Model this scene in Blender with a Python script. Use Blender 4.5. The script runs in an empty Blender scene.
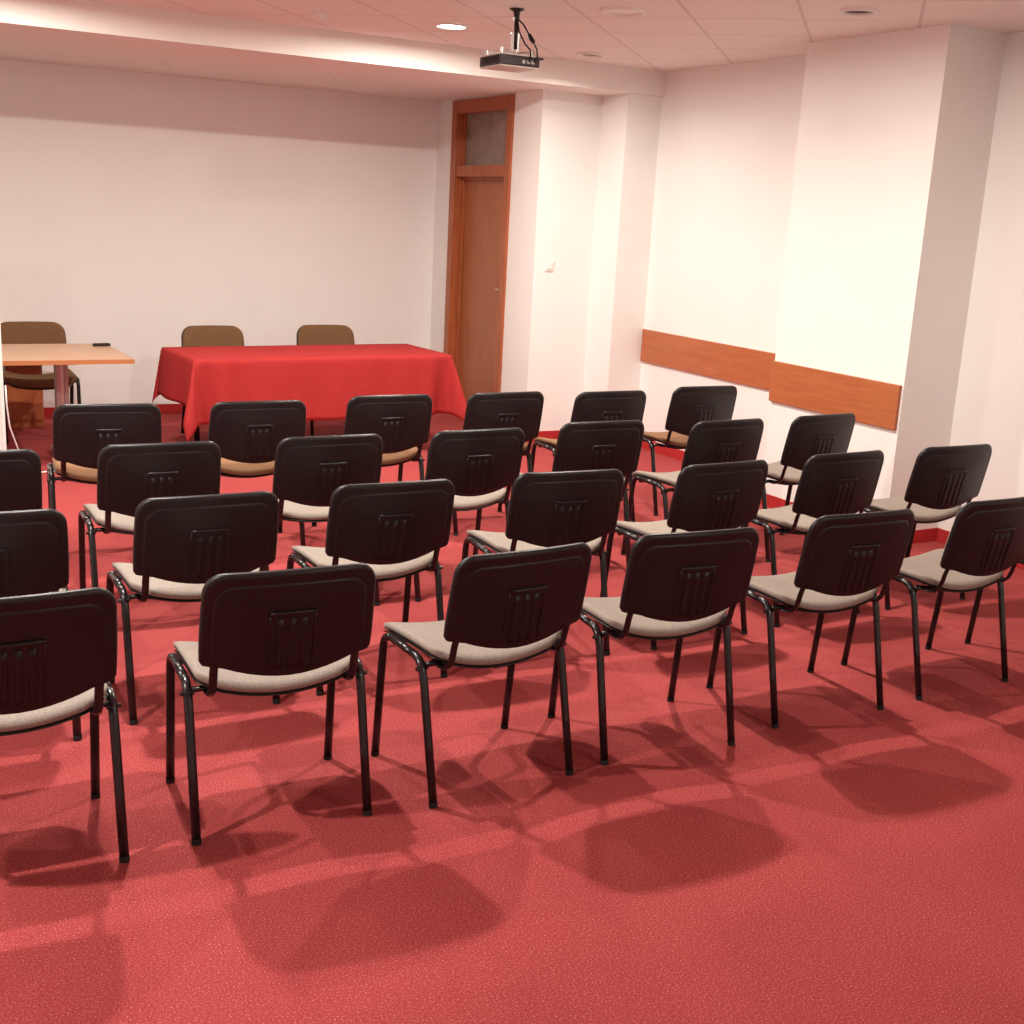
import bpy, bmesh, math, random
from mathutils import Vector, Matrix
random.seed(4)
C = bpy.context.scene.collection
PI = math.pi
CEIL = 2.908; SOF = 2.728

# ------------------------------------------------------------ materials
def mat(name, col, rough=.5, spec=.5, metal=0, noise=0, nscale=200, bump=0, bscale=300, sheen=0):
    m = bpy.data.materials.new(name); m.use_nodes = True
    nt = m.node_tree; b = nt.nodes['Principled BSDF']
    b.inputs['Base Color'].default_value = (*col, 1)
    b.inputs['Roughness'].default_value = rough
    b.inputs['Specular IOR Level'].default_value = spec
    b.inputs['Metallic'].default_value = metal
    if sheen: b.inputs['Sheen Weight'].default_value = sheen
    tc = nt.nodes.new('ShaderNodeTexCoord')
    if noise:
        n = nt.nodes.new('ShaderNodeTexNoise'); n.inputs['Scale'].default_value = nscale; n.inputs['Detail'].default_value = 3
        r = nt.nodes.new('ShaderNodeValToRGB')
        r.color_ramp.elements[0].position = .3; r.color_ramp.elements[1].position = .7
        r.color_ramp.elements[0].color = (*[c*(1-noise) for c in col], 1)
        r.color_ramp.elements[1].color = (*[min(1, c*(1+noise)) for c in col], 1)
        nt.links.new(tc.outputs['Object'], n.inputs['Vector']); nt.links.new(n.outputs['Fac'], r.inputs['Fac'])
        nt.links.new(r.outputs['Color'], b.inputs['Base Color'])
    if bump:
        n2 = nt.nodes.new('ShaderNodeTexNoise'); n2.inputs['Scale'].default_value = bscale; n2.inputs['Detail'].default_value = 2
        bp = nt.nodes.new('ShaderNodeBump'); bp.inputs['Strength'].default_value = bump; bp.inputs['Distance'].default_value = .002
        nt.links.new(tc.outputs['Object'], n2.inputs['Vector']); nt.links.new(n2.outputs['Fac'], bp.inputs['Height'])
        nt.links.new(bp.outputs['Normal'], b.inputs['Normal'])
    return m

def wood(name, c1, c2, axis, rough=.4, scale=3.0):
    m = bpy.data.materials.new(name); m.use_nodes = True
    nt = m.node_tree; b = nt.nodes['Principled BSDF']; b.inputs['Roughness'].default_value = rough
    tc = nt.nodes.new('ShaderNodeTexCoord'); mp = nt.nodes.new('ShaderNodeMapping')
    s = [18., 18., 18.]; s[axis] = 1.2
    mp.inputs['Scale'].default_value = s
    n = nt.nodes.new('ShaderNodeTexNoise'); n.inputs['Scale'].default_value = scale; n.inputs['Detail'].default_value = 6
    n.inputs['Distortion'].default_value = .6
    r = nt.nodes.new('ShaderNodeValToRGB')
    r.color_ramp.elements[0].position = .3; r.color_ramp.elements[1].position = .72
    r.color_ramp.elements[0].color = (*c1, 1); r.color_ramp.elements[1].color = (*c2, 1)
    L = nt.links.new
    L(tc.outputs['Object'], mp.inputs['Vector']); L(mp.outputs['Vector'], n.inputs['Vector'])
    L(n.outputs['Fac'], r.inputs['Fac']); L(r.outputs['Color'], b.inputs['Base Color'])
    return m

def carpet_mat():
    m = bpy.data.materials.new('red_carpet'); m.use_nodes = True
    nt = m.node_tree; b = nt.nodes['Principled BSDF']; L = nt.links.new
    b.inputs['Roughness'].default_value = .95; b.inputs['Specular IOR Level'].default_value = .15
    tc = nt.nodes.new('ShaderNodeTexCoord')
    n = nt.nodes.new('ShaderNodeTexNoise'); n.inputs['Scale'].default_value = 190; n.inputs['Detail'].default_value = 4
    n.inputs['Roughness'].default_value = .7
    r = nt.nodes.new('ShaderNodeValToRGB'); e = r.color_ramp.elements
    e[0].position = .32; e[0].color = (.27, .032, .034, 1)
    e[1].position = .56; e[1].color = (.40, .062, .062, 1)
    k = e.new(.68); k.color = (.70, .25, .22, 1)
    n3 = nt.nodes.new('ShaderNodeTexNoise'); n3.inputs['Scale'].default_value = 1.6; n3.inputs['Detail'].default_value = 3
    mx = nt.nodes.new('ShaderNodeMix'); mx.data_type = 'RGBA'; mx.blend_type = 'MULTIPLY'
    mx.inputs[0].default_value = 1
    r3 = nt.nodes.new('ShaderNodeValToRGB')
    r3.color_ramp.elements[0].position = .3; r3.color_ramp.elements[0].color = (.92, .90, .90, 1)
    r3.color_ramp.elements[1].position = .7; r3.color_ramp.elements[1].color = (1, 1, 1, 1)
    L(tc.outputs['Object'], n.inputs['Vector']); L(n.outputs['Fac'], r.inputs['Fac'])
    L(tc.outputs['Object'], n3.inputs['Vector']); L(n3.outputs['Fac'], r3.inputs['Fac'])
    L(r.outputs['Color'], mx.inputs[6]); L(r3.outputs['Color'], mx.inputs[7]); L(mx.outputs[2], b.inputs['Base Color'])
    bp = nt.nodes.new('ShaderNodeBump'); bp.inputs['Strength'].default_value = .6; bp.inputs['Distance'].default_value = .004
    L(n.outputs['Fac'], bp.inputs['Height']); L(bp.outputs['Normal'], b.inputs['Normal'])
    return m

def ceiling_mat():
    # 600 mm tiles laid diagonally to the walls, with a narrow T-bar grid
    m = bpy.data.materials.new('ceiling_tiles'); m.use_nodes = True
    nt = m.node_tree; b = nt.nodes['Principled BSDF']; L = nt.links.new
    b.inputs['Roughness'].default_value = .9; b.inputs['Specular IOR Level'].default_value = .1
    tc = nt.nodes.new('ShaderNodeTexCoord'); sp = nt.nodes.new('ShaderNodeSeparateXYZ')
    L(tc.outputs['Object'], sp.inputs[0])
    def math_(op, a, bb=None):
        n = nt.nodes.new('ShaderNodeMath'); n.operation = op
        for i, v in enumerate((a, bb)):
            if v is None: continue
            if isinstance(v, (int, float)): n.inputs[i].default_value = v
            else: L(v, n.inputs[i])
        return n.outputs[0]
    def line(v, off, pitch):
        f = math_('FRACT', math_('DIVIDE', math_('SUBTRACT', v, off-100*pitch), pitch))
        d = math_('ABSOLUTE', math_('SUBTRACT', f, .5))       # .5 on the line
        return d
    a = line(math_('SUBTRACT', sp.outputs[1], sp.outputs[0]), .73, .857)
    c = line(math_('ADD', sp.outputs[1], sp.outputs[0]), 10.2, .852)
    mxm = math_('MAXIMUM', a, c)
    edge = math_('GREATER_THAN', mxm, .5-.0105)
    core = math_('GREATER_THAN', mxm, .5-.0065)
    ring = math_('SUBTRACT', edge, core)
    mx = nt.nodes.new('ShaderNodeMix'); mx.data_type = 'RGBA'
    mx.inputs[6].default_value = (.80, .765, .735, 1); mx.inputs[7].default_value = (.36, .30, .27, 1)
    L(ring, mx.inputs[0])
    mx2 = nt.nodes.new('ShaderNodeMix'); mx2.data_type = 'RGBA'
    L(core, mx2.inputs[0]); L(mx.outputs[2], mx2.inputs[6]); mx2.inputs[7].default_value = (.74, .70, .67, 1)
    L(mx2.outputs[2], b.inputs['Base Color'])
    return m

def emit(name, col, s):
    m = bpy.data.materials.new(name); m.use_nodes = True
    nt = m.node_tree; nt.nodes.clear()
    e = nt.nodes.new('ShaderNodeEmission'); e.inputs[0].default_value = (*col, 1); e.inputs[1].default_value = s
    o = nt.nodes.new('ShaderNodeOutputMaterial'); nt.links.new(e.outputs[0], o.inputs[0]); return m

M = dict(
    wall=mat('wall_paint', (.84, .83, .805), .85, .2, noise=.012, nscale=2.5, bump=.15, bscale=60),
    ceil=ceiling_mat(),
    soffit=mat('soffit_paint', (.84, .80, .77), .85, .2),
    carpet=carpet_mat(),
    base=mat('red_carpet_skirting', (.42, .03, .03), .9, .15, noise=.2, nscale=150),
    door=wood('door_wood', (.30, .095, .035), (.42, .15, .06), 2, .38),
    frame=wood('door_frame_wood', (.30, .075, .025), (.43, .125, .045), 2, .35),
    rail=wood('bumper_wood', (.37, .105, .038), (.46, .15, .058), 1, .35),
    beech=wood('beech_top', (.43, .24, .14), (.50, .29, .175), 0, .3),
    edge=mat('beech_edge', (.42, .165, .065), .4),
    cabinet=wood('cabinet_wood', (.34, .09, .03), (.45, .13, .045), 2, .4),
    black=mat('black_plastic', (.009, .007, .008), .37, .38, bump=.12, bscale=700),
    metal=mat('black_enamel', (.010, .008, .009), .25, .5),
    beige=mat('beige_fabric', (.30, .25, .215), .95, .15, noise=.34, nscale=330, bump=.6, bscale=420),
    tan=mat('tan_fabric', (.25, .135, .075), .95, .15, noise=.3, nscale=330, bump=.6, bscale=420),
    brown=mat('brown_fabric', (.155, .082, .040), .95, .15, noise=.34, nscale=330, bump=.6, bscale=420),
    cloth=mat('red_cloth', (.36, .032, .032), .9, .08, noise=.05, nscale=30, bump=.25, bscale=700),
    white=mat('white_plastic', (.82, .80, .77), .45, .4),
    silver=mat('brushed_metal', (.62, .60, .58), .32, .5, metal=.85),
    grey=mat('post_metal', (.42, .33, .32), .35, .5, metal=.5),
    proj=mat('projector_casing', (.03, .022, .022), .4, .5),
    projlight=mat('projector_shell', (.62, .58, .55), .4, .5),
    rubber=mat('black_rubber', (.012, .01, .01), .7, .3),
    dark=mat('lamp_baffle', (.05, .035, .03), .6, .3),
    board=mat('board_face', (.85, .85, .84), .3, .5),
    fan=mat('transom_glass', (.25, .19, .155), .25, .6, noise=.18, nscale=9),
    lamp=emit('lamp_glow', (1, .93, .82), 40),
)

# ------------------------------------------------------------ mesh helpers
def obj(name, data, m, parent=None, smooth=False, bevel=0, seg=2, loc=None):
    """data: bmesh or (verts, faces). Links ONE mesh object."""
    me = bpy.data.meshes.new(name)
    if isinstance(data, tuple):
        me.from_pydata([tuple(v) for v in data[0]], [], data[1])
        b = bmesh.new(); b.from_mesh(me)
    else: b = data
    bmesh.ops.recalc_face_normals(b, faces=b.faces)
    b.to_mesh(me); b.free()
    if smooth:
        for p in me.polygons: p.use_smooth = True
    me.materials.append(m if not isinstance(m, str) else M[m])
    o = bpy.data.objects.new(name, me); C.objects.link(o)
    if parent: o.parent = parent
    if loc: o.location = loc
    if bevel:
        md = o.modifiers.new('bevel', 'BEVEL'); md.width = bevel; md.segments = seg; md.limit_method = 'ANGLE'
    return o

def box(b, x0, x1, y0, y1, z0, z1):
    vs = [b.verts.new((x, y, z)) for x in (x0, x1) for y in (y0, y1) for z in (z0, z1)]
    for f in ((0,1,3,2),(4,6,7,5),(0,4,5,1),(2,3,7,6),(0,2,6,4),(1,5,7,3)):
        b.faces.new([vs[i] for i in f])
    return b
def bx(*a):
    b = bmesh.new()
    if isinstance(a[0], (list, tuple)):
        for q in a: box(b, *q)
    else: box(b, *a)
    return b

def tube(path, ra, rb=None, n=12, side=Vector((1,0,0)), b=None, caps=True):
    """sweep an ellipse (ra along `side`, rb across) along a path"""
    rb = rb or ra; b = b or bmesh.new()
    P = [Vector(p) for p in path]; rings = []
    for i, p in enumerate(P):
        t = (P[min(i+1, len(P)-1)]-P[max(i-1, 0)]).normalized()
        s = (side - t*side.dot(t))
        if s.length < 1e-4: s = Vector((0,1,0)) - t*t.y
        s.normalize(); w = t.cross(s)
        rings.append([b.verts.new(p + s*ra*math.cos(2*PI*k/n) + w*rb*math.sin(2*PI*k/n)) for k in range(n)])
    for i in range(len(rings)-1):
        for k in range(n):
            b.faces.new((rings[i][k], rings[i][(k+1)%n], rings[i+1][(k+1)%n], rings[i+1][k]))
    if caps:
        b.faces.new(rings[0]); b.faces.new(list(reversed(rings[-1])))
    return b

def lathe(prof, n=32, b=None, cx=0, cy=0):
    b = b or bmesh.new(); rings = []
    for r, z in prof:
        if r < 1e-6: rings.append([b.verts.new((cx, cy, z))])
        else: rings.append([b.verts.new((cx+r*math.cos(2*PI*k/n), cy+r*math.sin(2*PI*k/n), z)) for k in range(n)])
    for i in range(len(rings)-1):
        A, B = rings[i], rings[i+1]
        for k in range(n):
            q = [A[k%len(A)], A[(k+1)%len(A)], B[(k+1)%len(B)], B[k%len(B)]]
            q = list(dict.fromkeys(q))
            if len(q) > 2: b.faces.new(q)
    return b

def arc(c, r, a0, a1, n, x=0.0):
    """arc in the y-z plane"""
    return [(x, c[0]+r*math.cos(math.radians(a0+(a1-a0)*i/n)), c[1]+r*math.sin(math.radians(a0+(a1-a0)*i/n))) for i in range(n+1)]

def thing(name, label, cat, loc=(0,0,0), rz=0, group=None):
    o = bpy.data.objects.new(name, None); C.objects.link(o)
    o.empty_display_size = .1
    o.location = loc; o.rotation_euler = (0, 0, rz); return tag(o, label, cat, group)
def tag(o, label, cat, group=None):
    o['label'] = label; o['category'] = cat
    if group: o['group'] = group
    return o
def struct(name, b, m, **k):
    o = obj(name, b, m, **k); o['kind'] = 'structure'; return o
def dup(root, loc, rz, label, group=None, name=None):
    r = root.copy(); C.objects.link(r); r.location = loc; r.rotation_euler = (0, 0, rz); r['label'] = label
    if group: r['group'] = group
    for ch in list(root.children):
        c = ch.copy(); C.objects.link(c); c.parent = r
        for g in list(ch.children):
            d = g.copy(); C.objects.link(d); d.parent = c
    return r

# ------------------------------------------------------------ the room
XL, YF = -1.9, -1.3          # unseen left wall and wall behind the camera
BW, MW, DX, PX, PY0, PY1, RX, FX, CY, BF, CX = 10.35, 8.48, 4.855, 5.35, 5.0, 6.12, 5.79, 5.70, 8.12, 8.08, 5.39
T = .15
struct('floor', bx(XL-T, 6.1, YF-T, BW+T, -.1, 0), 'carpet')
struct('ceiling', bx(XL-T, 6.1, YF-T, BF+.02, CEIL, CEIL+.1), 'ceil')
struct('ceiling_lowered', bx(XL-T, 6.1, BF, BW+T, SOF, CEIL+.1), 'soffit')
struct('wall_back', bx(XL-T, DX+T, BW, BW+T, 0, SOF), 'wall')
struct('wall_left', bx(XL-T, XL, YF-T, BW+T, 0, CEIL), 'wall')
struct('wall_front', bx(XL, RX+T, YF-T, YF, 0, CEIL), 'wall')
struct('wall_right', bx(RX, RX+T, YF, PY0, 0, CEIL), 'wall')
struct('wall_right_pillar', bx(PX, 6.0, PY0, PY1, 0, CEIL), 'wall')
struct('wall_right_far', bx(FX, FX+.3, PY1, CY, 0, CEIL), 'wall')
struct('wall_corner_column', bx(CX, 6.0, CY, MW+.2, 0, SOF), 'wall')
# side wall with the doorway
D0, D1, DT = 8.925, 10.022, 2.718
struct('wall_doorway', bx((DX, DX+.15, MW+T, D0, 0, SOF), (DX, DX+.15, D1, BW, 0, SOF), (DX, DX+.15, D0, D1, DT, SOF)), 'wall')
struct('wall_alcove', bx(DX, CX+.02, MW, MW+T, 0, SOF), 'wall')
# red skirting
sk = .012; H = .08
struct('baseboard_back', bx(XL, DX, BW-sk, BW, 0, H), 'base')
struct('baseboard_alcove', bx(DX-sk, CX, MW-sk, MW, 0, H), 'base')
struct('baseboard_doorway', bx((DX-sk, DX, MW, D0, 0, H), (DX-sk, DX, D1, BW-sk, 0, H)), 'base')
struct('baseboard_column', bx((CX-sk, CX, CY-sk, MW-sk, 0, H), (CX, FX, CY-sk, CY, 0, H)), 'base')
struct('baseboard_right_far', bx(FX-sk, FX, PY1+sk, CY-sk, 0, H), 'base')
struct('baseboard_pillar', bx((PX-sk, PX, PY0-sk, PY1+sk, 0, H), (PX, RX, PY0-sk, PY0, 0, H), (PX, FX, PY1, PY1+sk, 0, H)), 'base')
struct('baseboard_right', bx(RX-sk, RX, YF, PY0-sk, 0, H), 'base')
struct('baseboard_left', bx(XL, XL+sk, YF, BW-sk, 0, H), 'base')

# door
d = bpy.data.objects.new('door_1', None); C.objects.link(d); d['kind'] = 'structure'
d.location = (DX, 0, 0)
fw = .09
obj('door_frame', bx((-.02, .10, D0, D0+fw, 0, DT), (-.02, .10, D1-fw, D1, 0, DT),
    (-.02, .10, D0+fw, D1-fw, DT-.11, DT), (-.006, .10, D0+fw, D1-fw, 2.085, 2.18)), 'frame', d, bevel=.004)
obj('door_stop', bx((.055, .085, D0+fw, D0+fw+.025, 0, 2.09), (.055, .085, D1-fw-.03, D1-fw, 0, 2.09), (.055,.085,D0+fw,D1-fw,2.06,2.09)), 'frame', d, bevel=.003)
obj('door_leaf', bx(.085, .125, D0+fw, D1-fw, .005, 2.09), 'door', d)
tp = obj('transom_pane', bx(.075, .083, D0+fw, D1-fw, 2.17, DT-.105), 'fan', d)
obj('transom_bead', bx((.05, .075, D0+fw, D0+fw+.02, 2.18, DT-.11), (.05, .075, D1-fw-.02, D1-fw, 2.18, DT-.11)), 'frame', d, bevel=.003)
h = bmesh.new(); tube([(.085, D0+.135, 1.17), (.035, D0+.135, 1.17)], .01, n=10, side=Vector((0,1,0)), b=h)
tube([(.035, D0+.13, 1.17), (.035, D0+.245, 1.175)], .008, n=10, side=Vector((0,0,1)), b=h)
box(h, .078, .086, D0+.115, D0+.155, 1.07, 1.23)
obj('door_handle', h, 'silver', d, bevel=.002)

# wooden bumper rails
tag(obj('bumper_rail', bx(FX-.022, FX, PY1, CY-.01, .695, .953), 'rail', bevel=.003),
    'long wooden wall protection board between the corner column and the pillar', 'wall board', 'wooden boards on the right wall')
tag(obj('bumper_rail', bx(PX-.022, PX, PY0+.012, PY1, .697, .958), 'rail', bevel=.003),
    'wooden wall protection board on the projecting white pillar', 'wall board', 'wooden boards on the right wall')

# switch
s = thing('light_switch', 'small white light switch on the white wall right of the door', 'light switch', (4.992, MW, 1.41))
obj('switch_plate', bx(-.04, .04, -.011, 0, -.04, .04), 'white', s, bevel=.004)
obj('rocker', bx(-.026, .026, -.016, -.010, -.026, .026), 'white', s, bevel=.003)

# ------------------------------------------------------------ ceiling fittings
WARM = (1, .94, .83)
def downlight(name, label, loc, r, power, group, spread=150, lens='dark', z=CEIL, col=WARM):
    t = thing(name, label, 'ceiling light', (loc[0], loc[1], z), 0, group)
    obj('trim_ring', lathe([(r*.78, 0), (r*.80, -.012), (r*.86, -.018), (r*.95, -.014), (r, -.004), (r, 0)], 40), 'white', t, smooth=True)
    obj('lens', lathe([(0, -.004), (r*.79, -.004)], 40), lens, t)
    if power:
        l = bpy.data.lights.new('lamp', 'AREA'); l.shape = 'DISK'; l.size = .085; l.energy = power; l.color = col
        l.spread = math.radians(spread)
        lo = bpy.data.objects.new('lamp', l); C.objects.link(lo); lo.parent = t; lo.location = (0, 0, -.020)
    return t
G = 'recessed ceiling downlights'
P1 = 62
downlight('ceiling_downlight', 'glowing ceiling downlight left of the projector', (3.445, 7.20), .105, P1*1.1, G, 178, 'lamp')
downlight('ceiling_downlight', 'round ceiling downlight with dark slot above the beam end, right of the projector', (4.738, 7.65), .10, 6, G)
downlight('ceiling_downlight', 'round ceiling downlight with dark slot above the white pillar', (4.72, 5.04), .10, 0, G)
for q, pw, cl in (((3.46, 4.61), P1, (1, .91, .79)), ((.89, 4.61), P1, (.97, .96, .90)), ((.88, 7.20), P1, WARM), ((-.75, 3.08), P1*1.1, (1, .95, .87)), ((3.46, -.57), P1*.6, WARM)):  # last lamp is an added fill behind the camera, in a made-up fitting
    downlight('ceiling_downlight', 'lit round ceiling downlight out of view, the one behind the camera added as fill', q, .10, pw, G, 178, 'lamp', col=cl)
downlight('ceiling_speaker', 'wide round cream fitting in a ceiling tile right of the projector', (3.88, 5.96), .125, 0, None, lens='white')['category'] = 'ceiling speaker'
for q, lb in (((2.216, 9.317), 'small round spot in the lowered ceiling, left one above the back wall'), ((3.492, 9.239), 'small round spot in the lowered ceiling, nearer the door')):
    downlight('ceiling_spot', lb, q, .045, 0, 'small spots in the lowered ceiling', z=SOF)
t = thing('smoke_detector', 'small round detector on the ceiling at the top, left of the glowing light', 'smoke detector', (2.669, 7.379, CEIL))
obj('detector_base', lathe([(0.05, 0), (.05, -.012), (0, -.012)], 28), 'white', t, smooth=False)
obj('detector_head', lathe([(.036, -.012), (.036, -.03), (.026, -.042), (0, -.044)], 28), 'white', t, smooth=True)

# ------------------------------------------------------------ projector
pr = thing('ceiling_projector', 'black projector hanging from the ceiling on a pole', 'projector', (3.39, 6.32, 2.585), math.radians(-1))
W, Dp, Hh = .122, .13, .056
obj('casing', bx(-W, W, -Dp, Dp, .004, Hh), 'proj', pr, bevel=.006)
obj('bottom_panel', bx(-W+.002, W-.002, -Dp+.002, Dp-.002, -.003, .0035), 'projlight', pr, bevel=.001)
obj('top_cover', bx(-W+.004, W-.004, -Dp+.004, Dp-.004, Hh+.0005, Hh+.008), 'projlight', pr, bevel=.002)
obj('side_lip', bx(W-.03, W+.018, -Dp-.012, -Dp+.05, Hh-.010, Hh+.001), 'proj', pr, bevel=.003)
b = bmesh.new()
for k in range(7): box(b, -W-.0015, -W+.002, -.11+k*.03, -.093+k*.03, .016, .05)
obj('side_vent', b, 'rubber', pr)
b = bmesh.new()
for k, x in enumerate((.02, .05, .078)): box(b, x-.009, x+.009, -Dp-.006, -Dp+.002, .018, .036)
obj('socket', b, 'silver', pr, bevel=.002)
lz = bmesh.new(); tube([(-.05, Dp-.004, .032), (-.05, Dp+.02, .032)], .024, n=20, b=lz)
obj('lens', lz, 'rubber', pr, smooth=False)
px_, py_ = .055, .045                                        # pole position in the projector's frame
top = CEIL-2.585
obj('ceiling_plate', lathe([(0, top), (.042, top), (.042, top-.006), (.02, top-.018), (.014, top-.06), (.014, top-.065), (0, top-.065)], 28, cx=px_, cy=py_), 'metal', pr, smooth=True)
p = bmesh.new(); tube([(px_, py_, top-.05), (px_, py_, .11)], .012, n=14, b=p); obj('pole', p, 'metal', pr, smooth=True)
b = bx((px_-.022, px_-.016, py_-.016, py_+.016, .085, .20), (px_+.016, px_+.022, py_-.016, py_+.016, .085, .20), (px_-.03, px_+.03, py_-.03, py_+.03, .078, .086))
obj('pole_bracket', b, 'silver', pr, bevel=.003)
b = bmesh.new()
for ax, ay in ((-.09, -.08), (.10, -.08), (-.09, .10), (.10, .10)):
    tube([(px_, py_, .084), ((px_+ax)/2, (py_+ay)/2, .09), (ax, ay, .085), (ax, ay, Hh+.006)], .008, .004, n=8, b=b)
    tube([(ax, ay, Hh+.004), (ax, ay, .096)], .011, n=12, b=b)
obj('mount_arms', b, 'silver', pr, smooth=False)
b = bmesh.new()
tube([(px_+.008, py_-.014, top-.06), (px_+.03, py_-.03, .24), (px_+.06, py_-.08, .16), (.098, -.13, .10), (.10, -Dp-.012, .05), (.078, -Dp-.008, .028)], .0045, n=8, b=b)
tube([(px_-.002, py_-.016, top-.06), (px_+.004, py_-.03, .2), (.06, -.06, .13), (.06, -.13, .09), (.055, -Dp-.016, .05), (.05, -Dp-.006, .028)], .0045, n=8, b=b)
tube([(px_+.05, py_-.062, .185), (px_+.066, py_-.092, .145)], .012, n=10, b=b)
obj('cable', b, 'rubber', pr, smooth=True)

# ------------------------------------------------------------ conference chair
HW = .258
LA, LBB = .0138, .0118
def bend(p0, p1, p2, p3, n=9):
    return [tuple((1-t)**3*a+3*(1-t)**2*t*b+3*(1-t)*t*t*c+t**3*d for a, b, c, d in zip(p0, p1, p2, p3)) for t in [k/n for k in range(n+1)]]
def leg_rear(s):
    x = s*HW
    return tube([(x, 0, 0), (x, .045, .19)] + bend((x, .088, .375), (x, .103, .432), (x, .118, .450), (x, .165, .4525)), LA, LBB, n=14)
def leg_front(s):
    x = s*HW
    return tube([(x, .417, 0), (x, .398, .19)] + bend((x, .379, .385), (x, .374, .437), (x, .360, .453), (x, .318, .4535)), LA, LBB, n=14)
def seat_z(x, y):
    u = x/.240
    sag = .042*(1-u*u)*(1-.35*min(1, max(0, y/.42)))
    fr = max(0, (y-.35)/.10); return .488 + .012*(u*u)*(1-min(1, max(0, y/.35))) - sag - .03*fr*fr + .004*math.sin(PI*min(1, max(0, y/.42)))
def seat_mesh(z_up, z_dn, grow):
    nx, ny = 20, 18; V, F = [], []
    y0, y1 = .040-grow, .450+grow
    def pt(i, j, layer):
        u = -1+2*i/nx; v = j/ny
        # rounded plan corners (superellipse squeeze)
        hw = (.2465+grow)*(1-.015*(1-v))
        e = 1 - max(0, (abs(2*v-1)-.80)/.20)**2*.10
        x = u*hw*e
        ex = max(0, (abs(u)-.8)/.2)**2
        y = y0+(y1-y0)*v
        y = y + (.022*ex if v < .5 else -.03*ex)*abs(2*v-1)**6
        z = seat_z(x, y)
        edge = max(abs(u)**16, abs(2*v-1)**18)
        if layer: return (x, y, z+z_up-edge*min(.007, abs(z_up-z_dn)*.3))
        return (x*.985, y, z+z_dn+edge*min(.004, abs(z_up-z_dn)*.2))
    for L in (1, 0):
        for j in range(ny+1):
            for i in range(nx+1): V.append(pt(i, j, L))
    N = (nx+1)*(ny+1); ix = lambda i, j, L: (0 if L else N)+j*(nx+1)+i
    for j in range(ny):
        for i in range(nx):
            F.append((ix(i,j,1), ix(i+1,j,1), ix(i+1,j+1,1), ix(i,j+1,1)))
            F.append((ix(i,j,0), ix(i,j+1,0), ix(i+1,j+1,0), ix(i+1,j,0)))
    for i in range(nx):
        F.append((ix(i,0,1), ix(i,0,0), ix(i+1,0,0), ix(i+1,0,1))); F.append((ix(i,ny,1), ix(i+1,ny,1), ix(i+1,ny,0), ix(i,ny,0)))
    for j in range(ny):
        F.append((ix(0,j,1), ix(0,j+1,1), ix(0,j+1,0), ix(0,j,0))); F.append((ix(nx,j,1), ix(nx,j,0), ix(nx,j+1,0), ix(nx,j+1,1)))
    return V, F

ZB, ZT = .548, .828
def back_outline(r=.060, arch=.003):
    pts = []
    wt, wb = .2460, .2490
    for i in range(13):                                     # bottom edge, left to right
        x = -.225+.45*i/12
        z = ZB-.046*(1-min(1, abs(x)/.205)**1.9)
        pts.append((x, z))
    pts += [(wb-.008, ZB+.003), (wb-.001, ZB+.014)]
    for k in range(1, 6): pts.append((wb+(wt-wb)*k/6+.002*math.sin(PI*k/6), ZB+.014+(ZT-r-ZB-.014)*k/6))
    for k in range(9):
        a = k/8*PI/2; pts.append((wt-r+r*math.cos(a), ZT-r+r*math.sin(a)))
    for k in range(1, 10): pts.append(((wt-r)*(1-2*k/10), ZT+arch*math.sin(PI*k/10)))
    for k in range(9):
        a = PI/2+k/8*PI/2; pts.append((-wt+r+r*math.cos(a), ZT-r+r*math.sin(a)))
    for k in range(1, 6): pts.append((-(wt+(wb-wt)*k/6+.002*math.sin(PI*k/6)), ZT-r-(ZT-r-ZB-.014)*k/6))
    pts += [(-(wb-.001), ZB+.014), (-(wb-.008), ZB+.003)]
    return pts
TI = math.atan2(.056, .272)
def back_pt(x, z, n):
    """point of the backrest: n metres behind the mid surface"""
    y = -.002-.056*(z-ZB)/.272 - .030*(1-(x/.243)**2)
    return (x + n*.2*x/.243, y - n*math.cos(TI), z - n*math.sin(TI))
def back_rings(prof, cz=.545, brown=False):
    out = back_outline(.088, .002) if brown else back_outline(); V, F = [], []; n = len(out)
    for s, off in prof:
        for x, z in out: V.append(back_pt(x*s, cz+(z-cz)*s, off))
    for i in range(len(prof)-1):
        for k in range(n): F.append((i*n+k, i*n+(k+1)%n, (i+1)*n+(k+1)%n, (i+1)*n+k))
    return V, F, n
def back_shell(brown):
    prof = [(.0, -.004), (.4, -.004), (.94, -.004), (.985, -.008), (.998, -.005), (1.0, .001), (.994, .007), (.978, .0112), (.95, .0122), (.885, .0114), (.876, .0112), (.868, .0124), (.858, .0142), (.848, .0146), (.4, .0138), (.0, .0138)]
    V, F, n = back_rings(prof[1:-1], brown=brown);
    a = len(V); V.append(back_pt(0, .60, -.004)); V.append(back_pt(0, .60, .0138))
    # centre fans
    m = len(prof)-2
    F += [(a, (k+1)%n, k) for k in range(n)] + [(a+1, (m-1)*n+k, (m-1)*n+(k+1)%n) for k in range(n)]
    return V, F
def back_cushion(full):
    prof = [(.985, -.0085), (.995, -.014), (.985, -.022), (.94, -.030), (.7, -.034), (.4, -.035)]
    if not full: prof = [(min(q, .955), o) for q, o in prof[:3]] + [(min(q, .92), o) for q, o in prof[3:]]
    if not full: prof[0] = (.945, -.004); prof[2] = (.945, -.022)
    V, F, n = back_rings(prof, brown=full); a = len(V); V.append(back_pt(0, .62, -.034)); m = len(prof)
    F += [(a, (m-1)*n+k, (m-1)*n+(k+1)%n) for k in range(n)]
    return V, F
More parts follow.
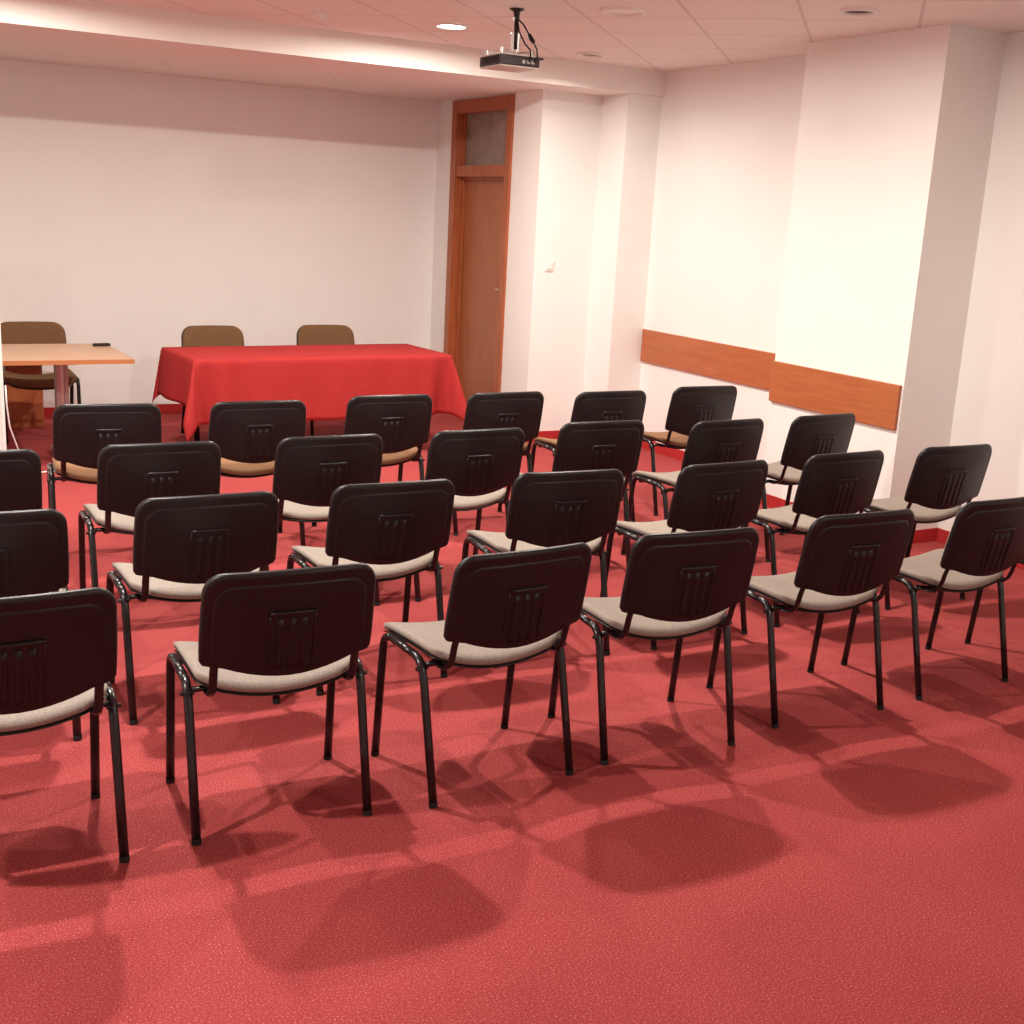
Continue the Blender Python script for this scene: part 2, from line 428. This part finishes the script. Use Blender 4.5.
def slab_on_back(b, x0, x1, z0, z1, n0, n1, nx=4, nz=6):
    idx = {}
    for L, n_ in ((0, n0), (1, n1)):
        sh = .0015 if L else 0
        for j in range(nz+1):
            for i in range(nx+1):
                x = x0+sh+(x1-x0-2*sh)*i/nx; z = z0+sh+(z1-z0-2*sh)*j/nz
                idx[i, j, L] = b.verts.new(back_pt(x, z, n_))
    for j in range(nz):
        for i in range(nx):
            b.faces.new((idx[i,j,1], idx[i+1,j,1], idx[i+1,j+1,1], idx[i,j+1,1]))
    for i in range(nx):
        b.faces.new((idx[i,0,0], idx[i+1,0,0], idx[i+1,0,1], idx[i,0,1])); b.faces.new((idx[i,nz,0], idx[i,nz,1], idx[i+1,nz,1], idx[i+1,nz,0]))
    for j in range(nz):
        b.faces.new((idx[0,j,0], idx[0,j,1], idx[0,j+1,1], idx[0,j+1,0])); b.faces.new((idx[nx,j,0], idx[nx,j+1,0], idx[nx,j+1,1], idx[nx,j,1]))
def ribs():
    b = bmesh.new(); n0 = .0135
    def bar(x0, z0, x1, z1, r, h):
        P = [back_pt(x0+(x1-x0)*k/6, z0+(z1-z0)*k/6, n0) for k in range(7)]
        # round the ends down into the shell
        tube(P, r, h, n=10, side=Vector((1,0,0)) if x0 == x1 else Vector((0,0,1)), b=b)
    bar(-.064, .706, .064, .706, .0075, .0105)                # thick top lip
    bar(-.0635, .53, -.0635, .702, .003, .0035); bar(.0635, .53, .0635, .702, .003, .0035)
    for x in (-.034, 0, .034): bar(x, .53, x, .688, .0095, .0036)
    return b
def bracket(s):
    x = s*.205
    yb = lambda z: back_pt(x, z, .0)[1]
    pts = [(x, .13, .432), (x, .10, .430), (x, .07, .430), (x, .042, .437), (x, .024, .455), (x, .012, .485), (x, .003, .52), (x, yb(.56)+.001, .56), (x, yb(.60)+.001, .60)]
    return tube(pts, .0125, .0058, n=12)
def crossbar(y):
    pts = []
    for i in range(13):
        x = -.246+.492*i/12; u = x/.246
        pts.append((x, y, min(.434, seat_z(min(.24, abs(x)), y) - .048)))
    return tube(pts, .009, .009, n=10, side=Vector((0,1,0)))

def make_chair(fab, label, group, loc, rz):
    t = thing('conference_chair', label, 'chair', loc, rz, group)
    obj('seat', seat_mesh(0, -.030, 0), fab, t, smooth=True)
    obj('seat_shell', seat_mesh(-.0302, -.038, .001), 'black', t, smooth=True)
    bk = obj('backrest', back_shell(fab == 'brown'), 'black', t, smooth=True)
    obj('ribbed_panel', ribs(), 'black', bk, smooth=True)
    obj('back_cushion', back_cushion(fab == 'brown'), fab, t, smooth=True)
    for s in (-1, 1):
        for f, y in ((leg_rear, 0), (leg_front, .417)):
            l = obj('leg', f(s), 'metal', t, smooth=True)
            obj('foot_cap', tube([(s*HW, y, .0), (s*HW, y+(.004 if y < .2 else -.002), .016)], .0145, .0125, n=14), 'rubber', l, smooth=False)
        r = [(s*HW, .165, .4525), (s*HW, .24, .4532), (s*HW, .318, .4535)]
        obj('side_rail', tube(r, LA, LBB, n=14), 'metal', t, smooth=True)
        obj('back_bracket', bracket(s), 'metal', t, smooth=True)
        obj('bolt', tube([(s*.240, .104, .424), (s*.280, .104, .424)], .0065, n=10, side=Vector((0,1,0))), 'metal', t, smooth=False)
    obj('crossbar', crossbar(.105), 'metal', t, smooth=True); obj('crossbar', crossbar(.335), 'metal', t, smooth=True)
    return t

CH = {
'A': [(.341,3.154,.3),(1.061,3.156,-3.4),(1.782,3.122,3.3),(2.448,3.136,-4.5),(3.213,3.161,-2.1),(3.953,3.169,1.0),(4.70,3.16,0)],
'B': [(.361,4.027,-3.3),(1.074,4.069,-.6),(1.766,4.079,-1.0),(2.524,4.072,-4.7),(3.273,4.045,2.0),(4.001,4.084,1.6),(4.715,4.079,-1.2)],
'C': [(.418,4.994,0),(1.128,4.999,-1.4),(1.86,4.997,-.1),(2.582,4.99,.6),(3.314,5.06,-1.8),(4.013,4.952,2.6),(4.699,4.983,4.0)],
'D': [(1.114,5.998,-6.7),(1.837,5.958,-.9),(2.584,6.03,-.7),(3.283,6.016,.9),(3.948,5.952,-.6),(4.703,6.04,-.9)]}
LB = {
'A': ['leftmost chair of the nearest row, cut by the left picture edge', 'second chair from left in the nearest row, back squarely to the camera',
      'third chair from left in the nearest row', 'fourth chair from left in the nearest row', 'fifth chair from left in the nearest row',
      'sixth chair from left in the nearest row, back reaching the right picture edge', 'chair at the right picture edge, nearest row, only a leg in view'],
'B': ['leftmost chair of the second nearest row, cut by the left picture edge', 'second chair from left in the second nearest row',
      'third chair from left in the second nearest row', 'fourth chair from left in the second nearest row', 'fifth chair from left in the second nearest row',
      'sixth chair from left in the second nearest row', 'rightmost chair of the second nearest row, closest to the white right wall'],
'C': ['leftmost chair of the third row, mostly outside the left picture edge', 'second chair from left in the third row', 'third chair from left in the third row',
      'middle chair of the third row, in front of the door', 'fifth chair from left in the third row', 'sixth chair from left in the third row',
      'rightmost chair of the third row, below the board on the pillar'],
'D': ['leftmost chair of the farthest row, in front of the wooden table', 'second chair of the farthest row, before the red table',
      'third chair of the farthest row, before the right end of the red table', 'fourth chair of the farthest row, just right of the door foot',
      'fifth chair of the farthest row, against the white corner', 'rightmost chair of the farthest row, below the long wall board']}
GA = 'black backed chairs in four rows'
proto = {}
for row in 'ABCD':
    fab = 'tan' if row == 'D' else 'beige'
    for (x, y, a), lb in zip(CH[row], LB[row]):
        label = lb.replace('chair', ('black tan-seated' if row == 'D' else 'black beige-seated')+' chair', 1)
        if fab not in proto: proto[fab] = make_chair(fab, label, GA, (x, y, 0), math.radians(a))
        else: dup(proto[fab], (x, y, 0), math.radians(a), label)
GB = 'brown upholstered chairs behind the tables'
c1 = make_chair('brown', 'brown fabric chair behind the light wooden table', GB, (1.275, 9.69, 0), PI)
dup(c1, (2.575, 9.43, 0), PI+.03, 'brown fabric chair behind the left half of the red table')
dup(c1, (3.525, 9.50, 0), PI-.02, 'brown fabric chair behind the middle of the red table, closer to the door')

# ------------------------------------------------------------ light wooden table
tb = thing('wooden_table', 'light beech table on a metal post at the left, beside the red table', 'table', (.985, 8.62, 0), math.radians(1))
obj('table_top', bx(-.70, .709, -.446, .446, .715, .745), 'beech', tb, bevel=.002)
obj('edge_band', bx((-.70, .712, -.449, -.4465, .7155, .7445), (.7095, .712, -.446, .449, .7155, .7445), (-.70, .709, .4465, .449, .7155, .7445)), 'edge', tb)
for x in (-.36, .325):
    lg = obj('leg', bx((x-.04, x-.012, -.045, .045, .05, .70), (x+.012, x+.04, -.045, .045, .05, .70)), 'grey', tb, bevel=.006)
    obj('leg_spine', bx(x-.0115, x+.0115, -.03, .03, .05, .70), 'silver', lg)
    obj('foot', bx(x-.035, x+.035, -.33, .33, .005, .045), 'grey', lg, bevel=.008)
    obj('top_bracket', bx(x-.04, x+.04, -.35, .35, .700, .7145), 'grey', lg, bevel=.003)
tag(obj('remote_control', bx(-.058, .058, -.022, .022, 0, .018), 'rubber', bevel=.005, loc=(1.635, 8.93, .7452)),
    'small black remote lying on the light wooden table', 'remote control').rotation_euler = (0, 0, .12)
# low cabinet
cb = thing('wooden_cabinet', 'reddish wooden cabinet on the floor behind the light wooden table', 'cabinet', (1.05, 10.1, 0))
obj('body', bx(-.32, .32, -.18, .2, 0, .66), 'cabinet', cb, bevel=.004)
for s in (-1, 1):
    dr = obj('door', bx(min(s*.004, s*.31), max(s*.004, s*.31), -.20, -.1815, .06, .645), 'cabinet', cb, bevel=.003)
    obj('knob', tube([(s*.03, -.20, .42), (s*.03, -.222, .42)], .011, n=12), 'silver', dr)

# ------------------------------------------------------------ red table and cloth
ang = math.atan2(.118, 1.97)
rt = thing('folding_table', 'long table hidden under the red cloth, black legs showing below', 'table', (3.052, 8.578, 0), ang)
TW, TD = .985, .365
obj('table_top', bx(-TW, TW, -TD, TD, .705, .735), 'beech', rt, bevel=.003)
obj('apron', bx((-TW+.05, TW-.05, -TD+.04, -TD+.06, .66, .7045), (-TW+.05, TW-.05, TD-.06, TD-.04, .66, .7045)), 'metal', rt)
for sx in (-1, 1):
    for sy in (-1, 1):
        lg = obj('leg', tube([(sx*(TW-.22), sy*(TD-.06), .025), (sx*(TW-.22), sy*(TD-.06), .705)], .013, n=14), 'metal', rt, smooth=True)
        obj('foot', lathe([(0, 0), (.022, 0), (.022, .012), (.014, .026), (0, .026)], 18, cx=sx*(TW-.22), cy=sy*(TD-.06)), 'silver', lg)
def cloth_mesh():
    a, bF, bB = .34, .455, .35           # overhang at the ends, front, back
    zt = .7385; r = .008
    xs = [-TW-a+i*(a/12) for i in range(12)] + [-TW+i*(2*TW)/56 for i in range(57)] + [TW+(i+1)*(a/12) for i in range(12)]
    ys = [-TD-bF+i*(bF/16) for i in range(16)] + [-TD+i*(2*TD)/18 for i in range(19)] + [TD+(i+1)*(bB/12) for i in range(12)]
    V, F = [], []
    for yy in ys:
        for xx in xs:
            ox = max(0, abs(xx)-TW); oy = max(0, abs(yy)-TD); sx = 1 if xx > 0 else -1; sy = 1 if yy > 0 else -1
            cx = max(-TW, min(TW, xx)); cy = max(-TD, min(TD, yy))
            d = math.hypot(ox, oy)
            if d < 1e-6:
                V.append((xx, yy, zt+.0008*math.sin(9*xx+2*yy))); continue
            ph = math.atan2(oy, ox)               # 0: over the end, 90deg: over the long side
            if ox and oy: d = max(ox, oy) + (d-max(ox, oy))*.78
            drop = max(0, d-r)
            # folds: hanging fabric sways out, more towards the hem
            k = min(1, drop/.42)
            fold = .0
            if oy and not ox:
                end = min(1, max(0, (abs(xx)-TW+.28)/.28))
                fold = k*(.012+.010*math.sin(xx*11+.6)+.007*math.sin(xx*23+1.3)+.07*end*math.sin(abs(xx)*26))
            elif ox and not oy:
                fold = k*(.04+.012*math.sin(yy*15+.5)+.016*math.sin(yy*8))
            else:
                fold = k*(.05+.085*math.sin(2*ph)**2-.03*math.sin(4*ph+.6))*(1 if sy < 0 else .55)
            fold += min(r, d)*.9
            ux, uy = math.cos(ph)*sx, math.sin(ph)*sy
            V.append((cx+ux*fold, cy+uy*fold, zt-drop))
    nx = len(xs)
    for j in range(len(ys)-1):
        for i in range(nx-1): F.append((j*nx+i, j*nx+i+1, (j+1)*nx+i+1, (j+1)*nx+i))
    return V, F
cl = obj('tablecloth', cloth_mesh(), 'cloth', smooth=True, loc=(3.052, 8.578, 0)); cl.rotation_euler = (0, 0, ang)
sd = cl.modifiers.new('thick', 'SOLIDIFY'); sd.thickness = .0015; sd.offset = 1
tag(cl, 'plain red cloth draped over the long table', 'tablecloth')

# ------------------------------------------------------------ white board stand at the left picture edge, and its cord
wb = thing('whiteboard', 'white board on a stand, only its edge showing at the left picture edge', 'whiteboard', (.322, 7.95, 0))
obj('board_panel', bx(-.52, .525, -.012, .012, .10, 1.75), 'board', wb, bevel=.002)
obj('edge_strip', bx((.5255, .548, -.016, .016, .09, 1.76), (-.543, -.5205, -.016, .016, .09, 1.76), (-.52, .525, -.016, .016, 1.7505, 1.765), (-.52, .525, -.016, .016, .085, .0995)), 'white', wb, bevel=.002)
for x in (-.40, .40):
    obj('foot', bx(x-.02, x+.02, -.22, .22, .02, .05), 'silver', wb, bevel=.006)
    obj('upright', bx(x-.015, x+.015, .0125, .04, .0505, 1.5), 'silver', wb, bevel=.004)
b = tube([(.885, 7.975, .62), (.887, 7.98, .50), (.90, 7.99, .36), (.95, 8.03, .20), (1.02, 8.15, .06), (1.06, 8.22, .008), (1.12, 8.25, .006), (1.20, 8.27, .006), (1.5, 8.26, .006)], .005, n=8)
tag(obj('white_cord', b, 'white', smooth=True), 'thin pale cord hanging beside the board edge and running along the carpet', 'cord')

# ------------------------------------------------------------ camera
f, pi_, ro, he, hh = 1216.3747, .241514537, .0527642, .512756312, 1.8103281
F_ = Vector((math.sin(he)*math.cos(pi_), math.cos(he)*math.cos(pi_), -math.sin(pi_)))
R_ = Vector((math.cos(he), -math.sin(he), 0)); U_ = R_.cross(F_)
r_ = R_*math.cos(ro)+U_*math.sin(ro); u_ = -R_*math.sin(ro)+U_*math.cos(ro)
cd = bpy.data.cameras.new('camera'); cam = bpy.data.objects.new('camera', cd); C.objects.link(cam)
cam.matrix_world = Matrix(((r_.x, u_.x, -F_.x, 0), (r_.y, u_.y, -F_.y, 0), (r_.z, u_.z, -F_.z, hh), (0, 0, 0, 1)))
cd.sensor_fit = 'HORIZONTAL'; cd.sensor_width = 36; cd.lens = f/1024*36; cd.clip_start = .05
bpy.context.scene.camera = cam

w = bpy.data.worlds.new('world'); bpy.context.scene.world = w; w.use_nodes = True
w.node_tree.nodes['Background'].inputs[0].default_value = (0, 0, 0, 1)
v = bpy.context.scene.view_settings
v.view_transform = 'Standard'; v.look = 'None'; v.gamma = 1; v.use_curve_mapping = False; v.exposure = .25
